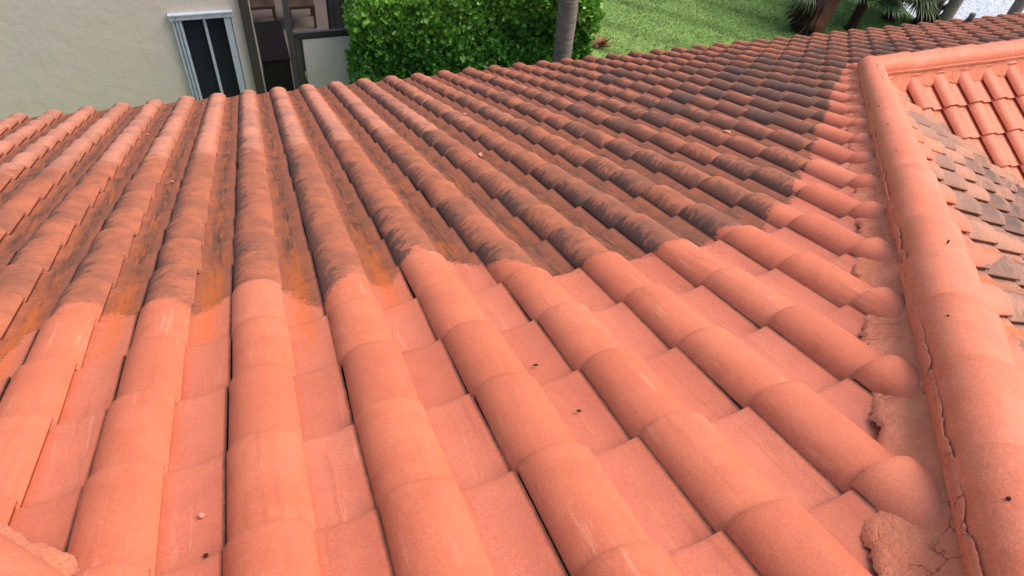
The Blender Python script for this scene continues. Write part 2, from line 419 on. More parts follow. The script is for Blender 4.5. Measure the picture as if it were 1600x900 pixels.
# left slope and rear slope (mostly unseen, finish the roof)
def slopeL(u, v, h):
    x = hx-(v*CO+h*SI)*W; y = hy+u*W+0*v; z = P_APEX.z+(-v*SI+h*CO)*W
    return np.stack([x+0*y, y, z+0*y], -1)
sL = build_slope('roof_slope', slopeL, range(-8, 16), range(1, 16), lambda u, v: abs(u) < v*CO+1.5,
    [(P_APEX, N_HL), (P_APEX, N_HR)], lambda c: -(c.x-hx) > abs(c.y-hy),
    lambda u, v: .6+0*u*v, dk_C, house, 'left hand slope beyond the near left hip', 4)
def slopeR(u, v, h):
    x = hx-u*W+0*v; y = hy-(v*CO+h*SI)*W; z = P_APEX.z+(-v*SI+h*CO)*W
    return np.stack([x, y+0*x, z+0*x], -1)
sR = build_slope('roof_slope', slopeR, range(-9, 9), range(1, 9), lambda u, v: abs(u) < v*CO+1.5,
    [(P_APEX, N_HL), (P_APEX, N_HR)], lambda c: -(c.y-hy) > abs(c.x-hx),
    lambda u, v: .6+0*u*v, dk_C, house, 'rear slope behind the viewer', 5)

# felt under the tiles
def under():
    h = -.225; b = bmesh.new()
    def f(pts): b.faces.new([b.verts.new(Vector(p)) for p in pts])
    dz = Vector((0, 0, h*W/CO))
    ev = 22*RV-.4; ye = float(slopeA(0, ev, 0)[1]); ze = float(slopeA(0, ev, 0)[2])
    Aw = P_APEX+dz; J = P_J+dz; JE = P_JE+dz
    run = ye-hy
    f([Aw, J, (P_JE.x, P_J.y, J.z), (P_JE.x, ye, ze+dz.z), (hx-run, ye, ze+dz.z)])
    runB = 22*RV*CO*W; zb = P_APEX.z-runB*math.tan(PA)+dz.z
    t = (hx+runB-P_J.x)
    f([Aw, (hx+2.9, hy-2.9, Aw.z-2.9*TH), (P_J.x+t, P_J.y-t, J.z-t*TH), J])
    rc = 16.5*RV*CO*W
    f([J, (P_J.x+rc, P_J.y-rc, J.z-rc*TH), (P_JE.x, P_J.y-rc, J.z-rc*TH), JE])
    f([Aw, (hx-run, ye, ze+dz.z), (hx-run, hy-2.9, ze+dz.z), (hx-2.9, hy-2.9, Aw.z-2.9*TH)])
    f([Aw, (hx-2.9, hy-2.9, Aw.z-2.9*TH), (hx+2.9, hy-2.9, Aw.z-2.9*TH)])
    me = bpy.data.meshes.new('roof_underlay'); b.to_mesh(me); b.free()
    link('roof_underlay', me, M_UNDER, house, 'dark felt seen in the gaps between tiles')
under()

# ------------------------------------------------------------------ ridge caps
def cap_run(name, p0, d, n, expo, a, rise, z0, label, thick=.018, taper=.009, dirt_from=None, start=0.0):
    """run of overlapping half-round caps laid from p0 in direction d (downhill end on top for hips)"""
    grp = empty(name, p0); grp.parent = house; grp.location = Vector(p0)-house.location; grp['label'] = label
    d = Vector(d).normalized(); lat = d.cross(Vector((0, 0, 1))).normalized(); up = lat.cross(d)
    if up.z < 0: up = -up
    for i in range(n):
        bm = bmesh.new(); NA = 22
        L = expo*1.16; rot_j = random.uniform(-.010, .010); sh = random.uniform(-.005, .005)
        rows = [(0, -.0032), (.004, -.0007), (.014, 0), (.33*L, 0), (.66*L, 0), (L, 0)]   # measured back from the lip
        rings = []
        def pt(s, dh, ang, extra=0.0):
            q = 1-s/L                                     # 1 at the lip
            aa = a-taper*(1-q)+dh+extra; rr = rise-taper*(1-q)+dh+extra
            cc = Vector(p0)+d*(start+(i+1)*expo-s)+up*(z0+thick*.5*q)
            ca, sa_ = math.cos(ang), math.sin(ang)
            x = -math.copysign(abs(ca)**.92, ca)*aa; z = abs(sa_)**.92*rr
            return cc+lat*(x+sh+rot_j*s)+up*z
        for s, dh in rows:
            rings.append([bm.verts.new(pt(s, dh, math.pi*k/NA)) for k in range(NA+1)])
        for r0, r1 in zip(rings, rings[1:]):
            for k in range(NA):
                f = bm.faces.new((r0[k], r0[k+1], r1[k+1], r1[k])); f.smooth = True
        ro = [bm.verts.new(pt(0, -.0032, math.pi*k/NA)) for k in range(NA+1)]
        ri = [bm.verts.new(pt(.001, -thick, math.pi*k/NA)) for k in range(NA+1)]
        for k in range(NA): bm.faces.new((ri[k], ri[k+1], ro[k+1], ro[k]))
        for e in (0, NA):                                  # side edges down
            for j in range(len(rows)-1):
                v0, v1 = rings[j][e], rings[j+1][e]
                w0 = bm.verts.new(v0.co-up*.02); w1 = bm.verts.new(v1.co-up*.02)
                bm.faces.new((v0, v1, w1, w0))
        me = bpy.data.meshes.new('ridge_cap'); bm.to_mesh(me); bm.free()
        o = bpy.data.objects.new('ridge_cap', me); COL.objects.link(o); me.materials.append(M_CAP)
        me.transform(Matrix.Translation(-Vector(p0))); o.parent = grp
    return grp, d, lat, up

CAP_A, CAP_R, CAP_Z = .110, .104, .030
dHR = (P_J-P_APEX); nHR = int(round(dHR.length/.36))
hipR, dR, latR, upR = cap_run('hip_ridge', P_APEX, dHR, nHR, dHR.length/nHR, CAP_A, CAP_R, CAP_Z, 'long hip ridge of rounded caps descending along the right of the big slope')
ridge, dE, latE, upE = cap_run('roof_ridge', P_J+Vector((.04, 0, 0)), (1, 0, 0), 30, .40, CAP_A, CAP_R, CAP_Z, 'level ridge of caps along the top of the far wing')
dHL = Vector((-1, 1, -TH)); hipL, dL, latL, upL = cap_run('hip_ridge', P_APEX, dHL, 19, .37, CAP_A, CAP_R, CAP_Z, 'near left hip ridge cutting the lower left corner')

def mortar(grp, p0, d, lat_sign, length, a, z0, seed, out=(.085, .125), name='mortar_bed', drop=.62, inner=.0):
    """ragged mortar apron from the cap edge down onto the tiles"""
    rg = random.Random(seed); d = Vector(d).normalized(); lat = d.cross(Vector((0, 0, 1))).normalized(); up = lat.cross(d)
    if up.z < 0: up = -up
    lat = lat*lat_sign
    bm = bmesh.new(); NS = int(length/.008); NW = 12
    ph = [rg.uniform(0, 9) for _ in range(6)]
    prev = None; chunk = 0
    for i in range(NS+1):
        s = length*i/NS
        if i % 3 == 0: chunk = chunk*.6+rg.uniform(-.008, .008)
        wdt = (out[0]+out[1])/2+(out[1]-out[0])/2*(math.sin(s*9+ph[0])*.6+math.sin(s*23+ph[1])*.3)+chunk+rg.uniform(-.0025, .0025)
        row = []
        for j in range(NW+1):
            t = j/NW; x = a-.012+inner+wdt*t
            z = z0-.016-.022*min(1, t*5)-drop*(wdt*t)+.003*math.sin(s*17+t*3+ph[3])+rg.uniform(-.0016, .0016)
            if j == NW: z -= .010; x -= wdt/NW*.3
            row.append(bm.verts.new(Vector(p0)+d*s+lat*x+up*z))
        if prev:
            for j in range(NW):
                f = bm.faces.new((prev[j], prev[j+1], row[j+1], row[j]) if lat_sign > 0 else (prev[j+1], prev[j], row[j], row[j+1])); f.smooth = True
        prev = row
    me = bpy.data.meshes.new(name); bm.to_mesh(me); bm.free()
    o = bpy.data.objects.new(name, me); COL.objects.link(o); me.materials.append(M_MORT)
    me.transform(Matrix.Translation(-Vector(p0))); o.parent = grp
    return o
def smear(grp, p0, d, lat_sign, length, a, rise, z0, seed, hi=.20):
    """thin ragged mortar smear left on the flank of the caps"""
    rg = random.Random(seed); d = Vector(d).normalized(); lat = d.cross(Vector((0, 0, 1))).normalized(); up = lat.cross(d)
    if up.z < 0: up = -up
    lat = lat*lat_sign; bm = bmesh.new(); NS = int(length/.009); prev = None; wv = .12; NW = 5
    for i in range(NS+1):
        s = length*i/NS; wv += rg.uniform(-.045, .045); wv = min(max(wv, .02), hi)
        if rg.random() < .03: wv = rg.uniform(.03, hi)
        row = []
        for j in range(NW+1):
            ang = wv*j/NW; lift = .0028*(1-(j/NW)**6)+.0006
            ca, sa_ = math.cos(ang)**.92, math.sin(ang)**.92 if ang > 0 else 0
            row.append(bm.verts.new(Vector(p0)+d*s+lat*((a+lift)*ca)+up*(z0+(rise+lift)*sa_+.003)))
        if prev:
            for j in range(NW):
                f = bm.faces.new((prev[j], row[j], row[j+1], prev[j+1])); f.smooth = True
        prev = row
    me = bpy.data.meshes.new('mortar_smear'); bm.to_mesh(me); bm.free()
    o = bpy.data.objects.new('mortar_smear', me); COL.objects.link(o); me.materials.append(M_MORT)
    me.transform(Matrix.Translation(-Vector(p0))); o.parent = grp
LR = dHR.length
sgnA = -1 if latR.dot(Vector((1, -1, 0))) > 0 else 1     # side of the hip that faces slope A
mortar(hipR, P_APEX, dHR, sgnA, LR, CAP_A, CAP_Z, 5)
mortar(hipR, P_APEX, dHR, -sgnA, LR, CAP_A, CAP_Z, 6, out=(.03, .07))
smear(hipR, P_APEX, dHR, sgnA, LR, CAP_A, CAP_R, CAP_Z, 8)
sgnC = 1 if latE.y < 0 else -1
mortar(ridge, P_J, (1, 0, 0), sgnC, 11.8, CAP_A, CAP_Z, 9, out=(.07, .11), drop=1.25)
mortar(ridge, P_J, (1, 0, 0), -sgnC, 11.8, CAP_A, CAP_Z, 10, out=(.03, .06), drop=1.1)
sgnL = 1 if latL.dot(Vector((1, 1, 0))) > 0 else -1
mortar(hipL, P_APEX, dHL, sgnL, 6.9, CAP_A, CAP_Z, 12, out=(.02, .05))

# screw holes in the caps
def holes():
    d = Vector(dHR).normalized(); lat = latR*(-sgnA); up = upR
    rg = random.Random(3)
    for s in np.arange(.35, LR-.3, .62):
        bm = bmesh.new(); fx = -.72 if rg.random() < .75 else -.1
        x = fx*CAP_A*(1+rg.uniform(-.08, .08)); e = max(0, 1-(abs(x)/CAP_A)**2)**.5
        z = CAP_Z+e*CAP_R+.010; c = P_APEX+d*(s+rg.uniform(-.06, .06))+lat*x+up*z
        nrm = (lat*(x/CAP_A)+up*e).normalized(); t1 = nrm.orthogonal().normalized(); t2 = nrm.cross(t1); r = rg.uniform(.0028, .004)
        vs = [bm.verts.new(c+t1*math.cos(k*.7854)*r+t2*math.sin(k*.7854)*r) for k in range(8)]; bm.faces.new(vs)
        vb = [bm.verts.new(v.co-nrm*.012) for v in vs]
        for k in range(8): bm.faces.new((vs[k], vs[(k+1) % 8], vb[(k+1) % 8], vb[k]))
        me = bpy.data.meshes.new('nail_hole'); bm.to_mesh(me); bm.free()
        o = bpy.data.objects.new('nail_hole', me); COL.objects.link(o); me.materials.append(M_HOLE)
        me.transform(Matrix.Translation(-P_APEX)); o.parent = hipR
holes()

# vent pipe near the eave, house walls, fascia
pv = slopeA(29.4, 22.4, .0)
MB().tube([(pv[0], pv[1], pv[2]-.05), (pv[0], pv[1], pv[2]+.16)], [.04, .04], 14).tube([(pv[0], pv[1], pv[2]-.02), (pv[0], pv[1], pv[2]+.06)], [.08, .05], 14).build('vent_pipe', plain('lead_pipe', (.07, .07, .075), .6), house, 'small dark vent pipe near the far eave')
M_STUC = plain('cream_stucco', (.47, .44, .34), .9, .03, 3, .2, 0, .004)
ye = float(slopeA(0, 22*RV, 0)[1]); ze = float(slopeA(0, 22*RV, 0)[2])
MB().box((-4.7, hy-4.2, -5.9), (P_JE.x-.3, ye-.45, ze-.28)).build('wall', M_STUC, house, 'cream stucco wall hidden under the eave')
MB().box((-4.9, ye-.06, ze-.30), (P_JE.x, ye-.03, ze-.03)).build('fascia', plain('fascia_paint', (.45, .42, .36), .6), house)

# ------------------------------------------------------------------ ground
GZ = -5.9
def grass_material():
    T = NT('lawn_green'); ob = T.obj()
    a = T.noise(ob, 1.1, 4, .6); b = T.noise(ob, 9, 5, .7); f = T.noise(ob, 60, 3, .7)
    c = T.mix(T.sm(a, .3, .7), (.27, .43, .125), (.21, .365, .095))
    c = T.mix(T.mul(T.sm(b, .45, .7), .6), c, (.37, .46, .15))
    c = T.mix(T.mul(T.sm(f, .5, .75), .6), c, (.07, .14, .022))
    wv = T.n('ShaderNodeTexWave', wave_type='BANDS', bands_direction='DIAGONAL'); wv.inputs['Scale'].default_value = .42; wv.inputs['Distortion'].default_value = 2.5; wv.inputs['Detail'].default_value = 3
    T.set(wv.inputs['Vector'], ob)
    c = T.mix(T.mul(T.sm(wv.outputs['Fac'], .75, 1.0), .45), c, (.06, .12, .02))
    T.bump(T.add(b, f), 1.0, .03)
    return T.fin(c, .9, .2)
M_GRASS = grass_material()
def sheet(name, pts, z, mat, kind='structure', res=None):
    bm = bmesh.new(); bm.faces.new([bm.verts.new((x, y, z)) for x, y in pts])
    o = MB(); o.bm.free(); o.bm = bm
    r = o.build(name, mat); r['kind'] = kind; return r
sheet('ground', [(-200, -120), (16.0, -120), (14.6, 4), (14.1, 10.9), (14.3, 12.5), (15.3, 16), (19, 30), (34, 60), (34, 200), (-200, 200)], GZ, M_GRASS)
sheet('far_ground', [(-400, -400), (500, -400), (500, 500), (-400, 500)], GZ-1.6, plain('mud', (.16, .13, .09), .9))
def water_material():
    T = NT('rippled_water'); ob = T.obj()
    n1 = T.noise(T.comb(T.mul(T.n('ShaderNodeSeparateXYZ').outputs[0], 1.0), 0.0), 1) if False else T.noise(ob, 7, 3, .65, .6)
    n2 = T.noise(ob, 19, 3, .6, .8)
    c = T.mix(T.sm(n2, .42, .60), (.62, .69, .78), (.34, .42, .50))  # bright sky reflection and its ripples put into the base colour
    T.bump(T.add(n1, T.mul(n2, .5)), 1.0, .08)
    return T.fin(c, .25, .8)
sheet('lake_water', [(13.2, -200), (500, -200), (500, 300), (13.2, 300)], GZ-.35, water_material())
# grass blades over the part of the lawn one can see
def blades():
    N = 42000; X = rng.uniform(6.0, 15.2, N); Y = rng.uniform(9.9, 14.5, N)
    ok = (X < 14.0); X, Y = X[ok], Y[ok]; N = len(X)
    h = rng.uniform(.02, .045, N); a = rng.uniform(0, 6.28, N); wd = rng.uniform(.006, .012, N); lx, ly = rng.normal(0, .025, N), rng.normal(0, .025, N)
    P = np.zeros((N, 3, 3)); P[:, 0] = np.c_[X-np.cos(a)*wd, Y-np.sin(a)*wd, np.full(N, GZ)]; P[:, 1] = np.c_[X+np.cos(a)*wd, Y+np.sin(a)*wd, np.full(N, GZ)]; P[:, 2] = np.c_[X+lx, Y+ly, GZ+h]
    me = bpy.data.meshes.new('lawn_grass'); me.from_pydata(P.reshape(-1, 3).tolist(), [], np.arange(N*3).reshape(-1, 3).tolist())
    o = link('lawn_grass', me, plain('grass_blade', (.29, .47, .14), .7, .25, 3, .3)); tag(o, 'short bright green lawn grass beyond the eave', 'grass', None, 'stuff')
blades()

# ------------------------------------------------------------------ neighbouring stucco house with window and screened patio
nb = empty('stucco_house', (-2, 9.5, GZ), label='beige stucco house wall with shuttered window and dark framed screened patio', cat='house')
YW = 9.43
M_BEIGE = plain('beige_stucco', (.50, .47, .375), .92, .035, 1.3, .15, 0, .003)
def wallm():
    T = NT('beige_stucco_wall'); ob = T.obj()
    c = T.mix(T.sm(T.noise(ob, .8, 3), .3, .7), (.69, .615, .53), (.665, .61, .545))
    c = T.mix(T.mul(T.sm(T.noise(ob, 5, 4, .6), .6, .75), .35), c, (.73, .665, .585))
    T.bump(T.add(T.noise(ob, 3.5, 4, .6), T.mul(T.noise(ob, 90, 3), .15)), .7, .02)
    return T.fin(c, .9, .2)
M_WALL = wallm()
m = MB()
WX0, WX1, WZ1, WZ0 = -1.31, -.62, -3.83, -5.35
m.box((-9, YW, GZ), (WX0, YW+.2, -2.9)); m.box((WX1, YW, GZ), (-.47, YW+.2, -2.9))
m.box((WX0, YW, WZ1), (WX1, YW+.2, -2.9)); m.box((WX0, YW, GZ), (WX1, YW+.2, WZ0))
m.box((-9, YW+.2, GZ), (-8.8, 15, -2.9))
m.build('wall', M_WALL, nb, 'plain beige stucco wall')
MB().box((-9.2, YW+.0, -2.896), (-.5, 15.4, -2.7)).build('roof', plain('flat_roof', (.4, .38, .33), .9), nb, 'roof slab above the frame')
# window
M_ALU = plain('white_aluminium', (.50, .56, .65), .42, .05, 12, .5)
M_GLASS = NT('dark_glass'); M_GLASS = M_GLASS.fin((.016, .018, .034), .35, .25)
wf = MB()
wf.box((WX0-.075, YW-.065, WZ1-.02), (WX1+.055, YW-.003, WZ1+.065), .004)           # head channel
wf.box((WX0-.075, YW-.075, WZ1+.045), (WX1+.055, YW-.064, WZ1+.062))
for x0 in (WX0-.045, WX0+.002, WX0+.044):
    wf.box((x0, YW-.05, WZ0), (x0+.022, YW-.003+.05, WZ1-.021), .002)
wf.box((WX0-.035, YW-.02, WZ0), (WX0+.075, YW-.004, WZ1-.021))
wf.box((WX1-.075, YW-.045, WZ0), (WX1+.012, YW-.002, WZ1-.021), .003)
wf.box((WX1+.022, YW-.055, WZ0), (WX1+.04, YW-.004, WZ1-.021), .002)
wf.box((WX0-.06, YW-.07, WZ0-.05), (WX1+.05, YW-.003, WZ0-.001), .004)
win = wf.build('window', M_ALU, nb, 'small window with pale metal shutter tracks')
px0, px1 = WX0+.085, WX1-.085; pm = (px0+px1)/2+.015
MB().box((px0-.01, YW+.045, WZ0), (px1+.01, YW+.055, WZ1)).build('pane', M_GLASS, win, 'dark window glass')
MB().box((pm-.018, YW+.0, WZ0), (pm+.018, YW+.044, WZ1-.021), .004).build('mullion', M_ALU, win)
M_BOLT = plain('bolt_zinc', (.42, .45, .5), .4, metal=.6)
for k in range(4):
    xx = WX0+.02+k*.2
    MB().tube([(xx, YW-.066, WZ1+.02), (xx, YW-.078, WZ1+.02)], [.008, .008], 8).build('track_bolt', M_BOLT, win)
MB().tube([(WX1-.03, YW-.046, WZ1-.62), (WX1-.03, YW-.055, WZ1-.62)], [.009, .009], 8).build('track_bolt', M_BOLT, win)
# screened patio
M_BRZ = plain('bronze_frame', (.040, .040, .048), .5, .1, 8); M_BRN = plain('brown_post', (.062, .052, .050), .55, .1, 8)
def bx(name, a, b, mat, par, label=None, bev=.004): return MB().box(a, b, bev).build(name, mat, par, label)
bx('frame_post', (-.468, YW-.06, GZ), (-.345, YW+.06, -2.9), M_BRN, nb, 'wide dark brown jamb beside the beige wall')
bx('edge_trim', (-.343, YW-.03, GZ), (-.325, YW+.03, -2.9), plain('white_trim', (.55, .53, .5), .5), nb, 'thin pale line beside the dark jamb', .002)
bx('frame_post', (.10, YW-.03, GZ), (.185, YW+.03, -2.9), plain('grey_post', (.085, .080, .085), .5), nb)
sdoor = bx('screen_door', (.187, YW-.02, -5.75), (.262, YW+.02, -4.27), plain('olive_stile', (.085, .080, .062), .5), nb, 'dark framed panel door')
MB().box((.186, YW-.025, -4.27), (1.9, YW+.025, -4.19), .004).box((.264, YW-.014, -5.75), (.30, YW+.016, -4.272), .003).box((.30, YW-.014, -4.30), (1.9, YW+.012, -4.272), .003).build('door_rail', M_BRZ, sdoor)
bx('door_panel', (.302, YW-.008, -5.75), (1.88, YW+.008, -4.302), plain('grey_panel', (.80, .72, .70), .5, .04, 2.0), sdoor, 'pale grey lower panel', .001)
MB().tube([(.282, YW-.05, -4.95), (.282, YW-.05, -4.80)], [.010, .010], 8).tube([(.282, YW-.01, -4.94), (.282, YW-.05, -4.93)], [.007, .007], 8).tube([(.282, YW-.01, -4.82), (.282, YW-.05, -4.81)], [.007, .007], 8).build('handle', plain('steel_handle', (.45, .45, .46), .35, metal=.5), sdoor)
bx('frame_post', (.955, YW-.02, -4.186), (1.005, YW+.02, -2.9), M_BRZ, nb)
bx('frame_post', (2.6, YW-.03, GZ), (2.7, YW+.03, -2.9), M_BRZ, nb)
pf = sheet('patio_floor', [(-.45, YW-.02), (4.2, YW-.02), (4.2, 15), (-.45, 15)], GZ+.1, plain('patio_tile', (.115, .095, .088), .5, .08, 2))
bx('interior_wall', (-.46, 14.9, GZ), (4.3, 15.0, -2.9), plain('interior_paint', (.16, .15, .14), .9), nb)
bx('interior_wall', (-.66, YW+.2, GZ), (-.50, 15, -2.9), plain('interior_paint2', (.20, .19, .18), .9), nb)
bx('interior_wall', (4.1, YW+.1, GZ), (4.2, 15, -2.9), bpy.data.materials['interior_paint'], nb)
# pale folded curtain behind the rail
cu = MB(); bmc = cu.bm; prev = None
for i in range(61):
    x = .86+.85*i/60; y = 10.9+.05*math.sin(i*.9)+.02*math.sin(i*.37)
    a = bmc.verts.new((x, y, GZ+.12)); b = bmc.verts.new((x, y, -2.95))
    if prev: f = bmc.faces.new((prev[0], a, b, prev[1])); f.smooth = True
    prev = (a, b)
bmc.faces.ensure_lookup_table(); bmesh.ops.solidify(bmc, geom=bmc.faces[:], thickness=.006)
tag(cu.build('patio_curtain', plain('curtain_cloth', (.42, .42, .45), .8, .05, 4)), 'pale grey folded curtain behind the dark patio rail', 'curtain')
# black low cabinet
cb = empty('patio_cabinet', (-.08, 10.5, GZ+.1), label='long black cabinet just inside the patio by the brown jamb', cat='cabinet')
M_BLK = plain('black_lacquer', (.013, .012, .014), .45, .1, 5)
bx('cabinet_top', (-.31, 9.93, -4.93), (.12, 11.12, -4.90), plain('black_top', (.008, .007, .009), .95, spec=.1), cb)
bx('cabinet_body', (-.30, 9.95, -5.78), (.11, 11.10, -4.932), M_BLK, cb)
# chairs
M_WOOD = plain('dark_wood', (.055, .034, .028), .5, .15, 9)
def chair(x, y, rz, label):
    e = empty('patio_chair', (x, y, GZ+.1), label=label, cat='chair', group='dark wooden chairs on the patio')
    z = GZ+.1
    for sx in (-1, 1):
        for sy in (-1, 1):
            bx('leg', (x+sx*.215-.022, y+sy*.23-.022, z), (x+sx*.215+.022, y+sy*.23+.022, z+(.44 if sy < 0 else .95)), M_WOOD, e)
        bx('armrest', (x+sx*.215-.03, y-.25, z+.64), (x+sx*.215+.03, y+.2, z+.67), M_WOOD, e)
    bx('seat', (x-.24, y-.25, z+.40), (x+.24, y+.25, z+.46), M_WOOD, e)
    bx('backrest', (x-.19, y+.215, z+.58), (x+.19, y+.245, z+.93), M_WOOD, e)
    e.rotation_euler = (0, 0, rz)
    return e
chair(.575, 12.64, 0, 'dark wooden chair nearer the pale curtain'); chair(-.12, 12.72, 0, 'dark wooden chair behind the black cabinet')

# ------------------------------------------------------------------ hedge
def leaf_material(name, cols, rough=.35):
    T = NT(name); nd = T.n('ShaderNodeAttribute', attribute_name='lv'); sp = T.n('ShaderNodeSeparateXYZ'); T.t.links.new(nd.outputs['Vector'], sp.inputs[0])
    r, y = sp.outputs[0], sp.outputs[1]
    c = T.mix(T.sm(r, 0, 1), cols[0], cols[1]); c = T.mix(y, c, cols[2])
    T.p.inputs['Subsurface Weight'].default_value = 0
    tr = T.n('ShaderNodeBsdfTranslucent'); T.set(tr.inputs[0], c); ms = T.n('ShaderNodeMixShader'); ms.inputs[0].default_value = .22
    T.fin(c, rough, .5); T.t.links.new(T.p.outputs[0], ms.inputs[1]); T.t.links.new(tr.outputs[0], ms.inputs[2]); T.t.links.new(ms.outputs[0], T.out.inputs[0])
    return T.m
def leaves(P, Nn, size, young, asp=.55, cup=.25):
    """P centres, Nn outward directions; each leaf: 6-point oval folded on the midrib"""
    n = len(P); ax = rng.normal(0, 1, (n, 3)); ax[:, 2] += .9; ax += Nn*.8; ax /= np.linalg.norm(ax, axis=1)[:, None]
    nr = Nn+rng.normal(0, .55, (n, 3)); nr[:, 2] += .25; side = np.cross(ax, nr); side /= np.linalg.norm(side, axis=1)[:, None]; nr = np.cross(side, ax)
    L = size[:, None]; S = side*asp*.5*L; A = ax*L; C = nr*cup*L*.35
    pts = [P, P+A*.35-S*.9+C, P+A*.75-S*.85+C, P+A*1.0, P+A*.75+S*.85+C, P+A*.35+S*.9+C, P+A*.55]
    V = np.stack(pts, 1).reshape(-1, 3)
    f = np.array([[0, 6, 1, 1], [1, 6, 2, 2], [2, 6, 3, 3], [3, 6, 4, 4], [4, 6, 5, 5], [5, 6, 0, 0]])[:, :3]
    F = (f[None]+np.arange(n)[:, None, None]*7).reshape(-1, 3)
    lv = np.repeat(np.c_[rng.random(n), young, np.zeros(n)], 7, 0)
    return V, F, lv
def leaf_mesh(name, V, F, lv, mat, parent):
    me = bpy.data.meshes.new(name); me.from_pydata(V.tolist(), [], F.tolist())
    at = me.attributes.new('lv', 'FLOAT_VECTOR', 'POINT'); at.data.foreach_set('vector', lv.astype(np.float32).ravel())
    me.polygons.foreach_set('use_smooth', np.ones(len(me.polygons), bool))
    return link(name, me, mat, parent)
M_HL = leaf_material('hedge_leaf', ((.055, .20, .035), (.13, .36, .05), (.36, .64, .09)), .26)
hg = empty('clipped_hedge', (2.8, 8.9, GZ), label='clipped glossy green hedge standing before the patio', cat='hedge')
HX0, HX1, HY0, HY1, HZ = .93, 4.54, 8.60, 9.28, -3.42
def hedge():
    n = 20000; P = np.zeros((n, 3)); Nn = np.zeros((n, 3))
    side = rng.choice(4, n, p=[.62, .16, .11, .11])
    dep = np.abs(rng.normal(0, .055, n))
    for i in range(n):
        if side[i] == 0: P[i] = (rng.uniform(HX0, HX1), HY0+dep[i], rng.uniform(-5.2, HZ)); Nn[i] = (0, -1, 0)
        elif side[i] == 1: P[i] = (rng.uniform(HX0, HX1), rng.uniform(HY0, HY1), HZ-dep[i]); Nn[i] = (0, 0, 1)
        elif side[i] == 2: P[i] = (HX0+dep[i], rng.uniform(HY0, HY1), rng.uniform(-5.2, HZ)); Nn[i] = (-1, 0, 0)
        else: P[i] = (HX1-dep[i], rng.uniform(HY0, HY1), rng.uniform(-5.2, HZ)); Nn[i] = (1, 0, 0)
    bulge = .07*np.sin(P[:, 0]*3.1+1)+.05*np.sin(P[:, 2]*5.3+P[:, 0]*2)+.03*np.sin(P[:, 0]*11+P[:, 2]*9)
    P += Nn*bulge[:, None]
    # rounded upper left shoulder
    q = np.clip((P[:, 2]+3.95)/.5, 0, 1)**2; lx = P[:, 0] < 1.7
    P[lx, 0] += (q*.26)[lx]*(1.7-P[lx, 0])/.77
    yg = np.clip(ss(P[:, 2], -4.25, -3.55)*.55+rng.normal(0, .22, n), 0, 1)*(rng.random(n) < .75)
    V, F, lv = leaves(P, Nn, rng.uniform(.075, .125, n), yg, .58)
    leaf_mesh('foliage', V, F, lv, M_HL, hg)
hedge()
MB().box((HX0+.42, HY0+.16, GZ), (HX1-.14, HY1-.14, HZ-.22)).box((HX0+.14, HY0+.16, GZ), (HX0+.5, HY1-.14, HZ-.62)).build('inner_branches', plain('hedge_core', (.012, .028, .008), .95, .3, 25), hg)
st = MB()
for k in range(14):
    x = HX0+.2+k*.25; st.tube([(x, 8.95, GZ), (x+.05, 8.9, GZ+.6), (x-.03, 8.95, -4.0)], [.02, .015, .008], 6)
st.build('stem', plain('twig', (.12, .09, .06), .9), hg)

# ------------------------------------------------------------------ trees
def bark(name, c1, c2, sc_=12):
    T = NT(name); ob = T.obj(); a = T.noise(ob, sc_, 5, .7); sp = T.n('ShaderNodeSeparateXYZ'); T.t.links.new(ob, sp.inputs[0])
    rings = T.noise(T.comb(T.mul(sp.outputs[0], 2), T.mul(sp.outputs[1], 2), T.mul(sp.outputs[2], 26)), 1.0, 3, .6)
    c = T.mix(T.sm(a, .3, .7), c1, c2); c = T.mix(T.mul(T.sm(rings, .5, .7), .5), c, tuple(k*.45 for k in c1))
    T.bump(T.add(T.mul(a, .6), rings), .9, .02)
    return T.fin(c, .9, .15)
M_GREY = bark('grey_bark', (.27, .225, .20), (.20, .165, .15)); M_RED = bark('red_brown_boots', (.30, .125, .085), (.19, .085, .06), 8); M_DKB = bark('dark_brown_boots', (.075, .045, .035), (.035, .022, .018), 9)
M_FR = leaf_material('palm_leaf', ((.040, .085, .030), (.075, .135, .045), (.13, .21, .07)), .45)
def fan_leaf(base, dirv, stem_l, fan_r, nseg=26, spread=2.5, droop=.35):
    """one fan palm leaf: petiole + folded segments; returns verts, faces"""
    V, F = [], []; base = Vector(base); d = Vector(dirv).normalized()
    side = d.cross(Vector((0, 0, 1)));  side = side.normalized() if side.length > .1 else Vector((1, 0, 0))
    up = side.cross(d).normalized(); hub = base+d*stem_l
    k0 = len(V)
    for p, r in ((base, .014), (hub, .008)):
        for q in range(3):
            t = q*2.094; V.append(p+side*math.cos(t)*r+up*math.sin(t)*r)
    for q in range(3): F.append((k0+q, k0+(q+1) % 3, k0+3+(q+1) % 3, k0+3+q))
    for i in range(nseg):
        a = (i/(nseg-1)-.5)*2*spread*.62+random.uniform(-.03, .03)
        dd = (d*math.cos(a)+side*math.sin(a)); L = fan_r*(1-.22*abs(i/(nseg-1)-.5)*2)*random.uniform(.85, 1.08)
        w_ = .5*fan_r*spread*1.3/nseg*.62; px = dd.cross(up).normalized(); k = len(V)
        V += [hub+dd*.02-px*.004, hub+dd*.02+px*.004]
        m1 = hub+dd*L*.5-Vector((0, 0, droop*L*.10)); V += [m1-px*w_+up*.008, m1-up*.008, m1+px*w_+up*.008]
        m2 = hub+dd*L*.78-Vector((0, 0, droop*L*.32)); V += [m2-px*w_*.5, m2+px*w_*.5]
        V.append(hub+dd*L*.96-Vector((0, 0, droop*L*(.62+random.uniform(0, .25)))))
        F += [(k, k+3, k+2), (k, k+1, k+3), (k+1, k+4, k+3), (k+2, k+3, k+5), (k+3, k+6, k+5), (k+3, k+4, k+6), (k+5, k+6, k+7)]
    return V, F
